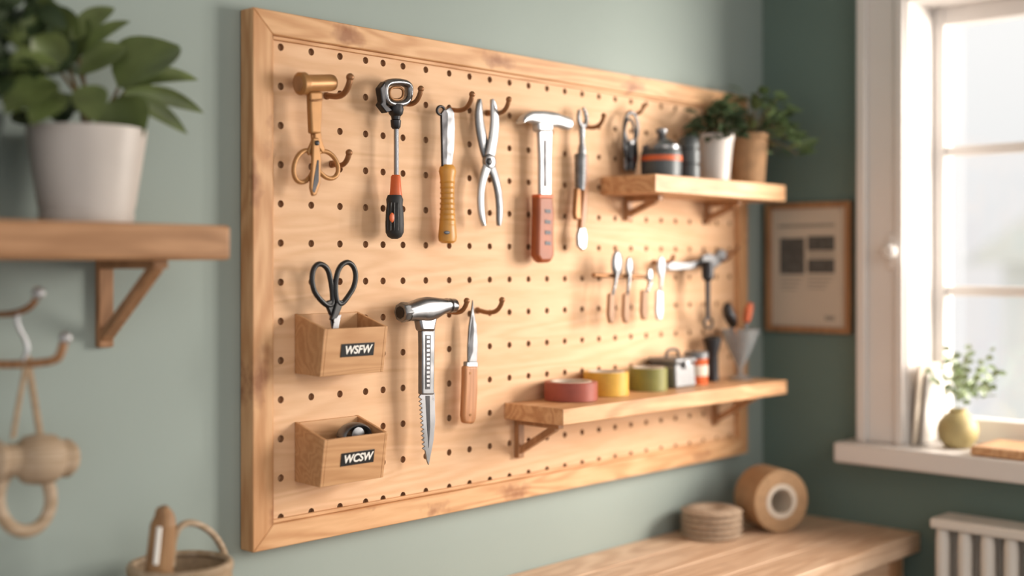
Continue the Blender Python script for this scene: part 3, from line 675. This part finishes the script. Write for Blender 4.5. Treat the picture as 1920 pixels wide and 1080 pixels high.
# ------------------------------------------------------------------ workbench
BT=H-.585
g=G('workbench')
for i in range(4):
    y0=-.401+i*.0998; box(g,'top_plank_%d'%i,(.05,y0,BT-.042),(XF-.002,y0+.0992,BT),'bench',.002)
box(g,'apron_front',(.12,-.375,BT-.11),(1.46,-.355,BT-.042),'bench',.002)
box(g,'apron_back',(.12,-.045,BT-.11),(1.46,-.025,BT-.042),'bench',.002)
for i,(x,y) in enumerate(((.12,-.38),(1.39,-.38),(.12,-.08),(1.39,-.08))): box(g,'leg_%d'%i,(x,y,0),(x+.055,y+.055,BT-.042),'bracket',.003)
box(g,'stretcher',(.15,-.36,.2),(1.42,-.33,.25),'bench',.002)
g.done()
g=G('kraft_tape_roll'); r=.068; c=Vector((1.312,-.105,BT+r+.001)); w=.088; ax=(-.449,-.894,0)
lathe(g,'tape',[(r*.56,0),(r-.002,0),(r,.002),(r,w-.002),(r-.002,w),(r*.56,w),(r*.56,0)],'kraft',c,ax,56,0,False)
lathe(g,'core',[(r*.40,-.001),(r*.56,-.001),(r*.56,w+.001),(r*.40,w+.001),(r*.40,-.001)],'core',c,ax,48,0,False)
g.done()
g=G('twine_spool'); c=Vector((1.145,-.088,BT))
prof=[(.03,0)]
for k in range(5):
    z=k*.0122
    prof+=[(.059,z+.0005),(.063,z+.003),(.0645,z+.006),(.063,z+.009),(.057,z+.0118)]
prof+=[(.055,.062),(.02,.062),(.018,.058)]
lathe(g,'spool',prof,'twine',c,seg=48,ang=80)
for k in range(5): sweep(g,'cord_%d'%k,[c+Vector(((.0637)*math.cos(a),.0637*math.sin(a),.0065+k*.0122+.001*math.sin(a*3))) for a in [2*math.pi*i/24 for i in range(24)]],[.0034]*24,'twine',True,6,1)
g.done()
# ------------------------------------------------------------------ picture frame on far wall
g=G('framed_poster'); t0,t1,z0,z1=.018,.240,H-.157,H+.146; f=.013; X=XF
def FB(n,a,b,c_,d,dx,m,bv=.001): box(g,n,(X-dx,-b,c_),(X-.001,-a,d),m,bv)
FB('frame_l',t0,t0+f,z0,z1,.018,'oframe'); FB('frame_r',t1-f,t1,z0,z1,.018,'oframe')
FB('frame_t',t0+f,t1-f,z1-f,z1,.018,'oframe'); FB('frame_b',t0+f,t1-f,z0,z0+f,.018,'oframe')
FB('paper',t0+f,t1-f,z0+f,z1-f,.008,'paper',0)
def ink(n,pa,pb,ya,yb,m):
    def tt(px,X_=XF):
        u=(px-960)/FPX; a=X_-CX; b=a*(SA-CA*u)/(CA+SA*u); return -CY-b, CA*a+SA*b
    ta,fa=tt(pa); tb,fb=tt(pb)
    FB(n,ta,tb,H+(HY-yb)/FPX*fa,H+(HY-ya)/FPX*fa,.0088,m,0)
ink('photo_a',1466,1512,447,514,'ink'); ink('photo_b',1518,1568,443,470,'ink'); ink('photo_c',1518,1568,486,512,'ink')
ink('line_a',1463,1568,422,427,'inkl')
for k in range(3): ink('line_b%d'%k,1518,1568,473+k*4,474.5+k*4,'inkl')
for k in range(4): ink('line_c%d'%k,1468,1508-k*4,520+k*7,522+k*7,'inkl')
for k in range(4): ink('line_d%d'%k,1518,1566-k*5,518+k*7,520+k*7,'inkl')
ink('stamp',1550,1568,592,600,'inkl')
g.done()
# ------------------------------------------------------------------ window sill things
g=G('bud_vase_with_sprigs'); c=Vector((1.512,-.474,WB+.0005))
lathe(g,'vase',[(.022,0),(.028,.002),(.040,.02),(.0435,.038),(.040,.056),(.026,.072),(.018,.078),(.019,.084),(.015,.084),(.014,.076),(0,.074)],'vase',c,cap=False,seg=40)
bm=bmesh.new(); base=c+Vector((0,0,.07))
for i in range(15):
    a=random.uniform(0,6.28); tip=base+Vector((.05*math.cos(a),.074*math.sin(a)-.01,random.uniform(.045,.14)))
    sweep(g,'sprig_%d'%i,[base,base+Vector((0,0,.04)),tip],.0011,'leafC',seg=5,smooth_it=1)
    for k in range(6):
        s=.35+.13*k; q=base*(1-s)+tip*s+Vector((0,0,.012)); b=random.uniform(0,6.28)
        leaf(bm,q,q+Vector((.017*math.cos(b),.020*math.sin(b),random.uniform(-.004,.018))),.013,.1,(-.8,-.2,.5))
obj(g,'leaves',bm,'leafC',True,ang=80); g.done()
g=G('leaning_boards')
for k in range(2):
    R_=Matrix.Rotation(math.radians(5),3,'X')
    box(g,'board_%d'%k,(1.475+k*.02,-.399-k*.011,WB+.001),(1.575+k*.01,-.392-k*.011,WB+.178-k*.02),'white' if k else 'core',.003,R_)
g.done()
g=G('cutting_board'); box(g,'b',(1.42,-.80,WB+.0005),(1.565,-.54,WB+.02),'shelf',.004); g.done()
# ------------------------------------------------------------------ radiator
g=G('radiator'); RX0,RX1=1.375,1.455; zt=.965
box(g,'top_grille',(RX0-.006,-1.25,zt-.022),(RX1+.006,-.475,zt),'rad',.006,seg=3)
n=16
for i in range(n):
    y=-.495-i*.0475
    for j,x in enumerate((RX0+.016,RX1-.016)):
        lathe(g,'column_%d_%d'%(i,j),[(.013,.14),(.015,.16),(.015,.92),(.013,.945)],'rad',(x,y,0),seg=14)
    box(g,'web_%d'%i,(RX0+.016,y-.006,.15),(RX1-.016,y+.006,.94),'rad',.003)
box(g,'lower_header',(RX0,-1.24,.13),(RX1,-.478,.17),'rad',.01,seg=3)
for y in (-.52,-1.2): box(g,'foot_%.2f'%y,(RX0+.01,y-.02,0),(RX1-.01,y+.02,.135),'rad',.004)
g.done()
# ------------------------------------------------------------------ lights
def area(name,loc,target,size,energy,col,sy=None):
    l=bpy.data.lights.new(name,'AREA'); l.energy=energy; l.color=col; l.size=size
    if sy: l.shape='RECTANGLE'; l.size_y=sy
    o=bpy.data.objects.new(name,l); bpy.context.collection.objects.link(o); o.location=loc
    o.rotation_euler=(Vector(target)-Vector(loc)).to_track_quat('-Z','Y').to_euler()
area('window_daylight',(2.45,-1.95,1.9),(.45,0,1.45),1.4,215,(1,.90,.80))
area('added_fill',(-.4,-2.9,2.5),(.5,0,1.4),1.2,17,(1,.88,.76))  # added soft warm fill behind the camera, not a fitting in the room
w=bpy.data.worlds.new('overcast'); bpy.context.scene.world=w; w.use_nodes=True; nt=w.node_tree; bg=nt.nodes['Background']
tc=nt.nodes.new('ShaderNodeTexCoord'); sx=nt.nodes.new('ShaderNodeSeparateXYZ'); rp=nt.nodes.new('ShaderNodeValToRGB')
nt.links.new(tc.outputs['Generated'],sx.inputs[0]); nt.links.new(sx.outputs['Z'],rp.inputs['Fac']); nt.links.new(rp.outputs[0],bg.inputs['Color'])
rp.color_ramp.elements[0].position=0; rp.color_ramp.elements[0].color=(.72,.72,.72,1); rp.color_ramp.elements[1].position=.35; rp.color_ramp.elements[1].color=(1,.98,.95,1)
bg.inputs['Strength'].default_value=1.2
# ------------------------------------------------------------------ camera
cd=bpy.data.cameras.new('camera'); cam=bpy.data.objects.new('camera',cd); bpy.context.collection.objects.link(cam)
cam.location=(CX,CY,H); cam.rotation_euler=(math.pi/2,0,AL-math.pi/2)
cd.sensor_width=36; cd.lens=36*FPX/1920; cd.shift_y=-(540-HY)/1920; cd.clip_start=.05
cd.dof.use_dof=True; cd.dof.focus_distance=2.06; cd.dof.aperture_fstop=1.05
bpy.context.scene.camera=cam
bpy.context.scene.view_settings.view_transform='Standard'
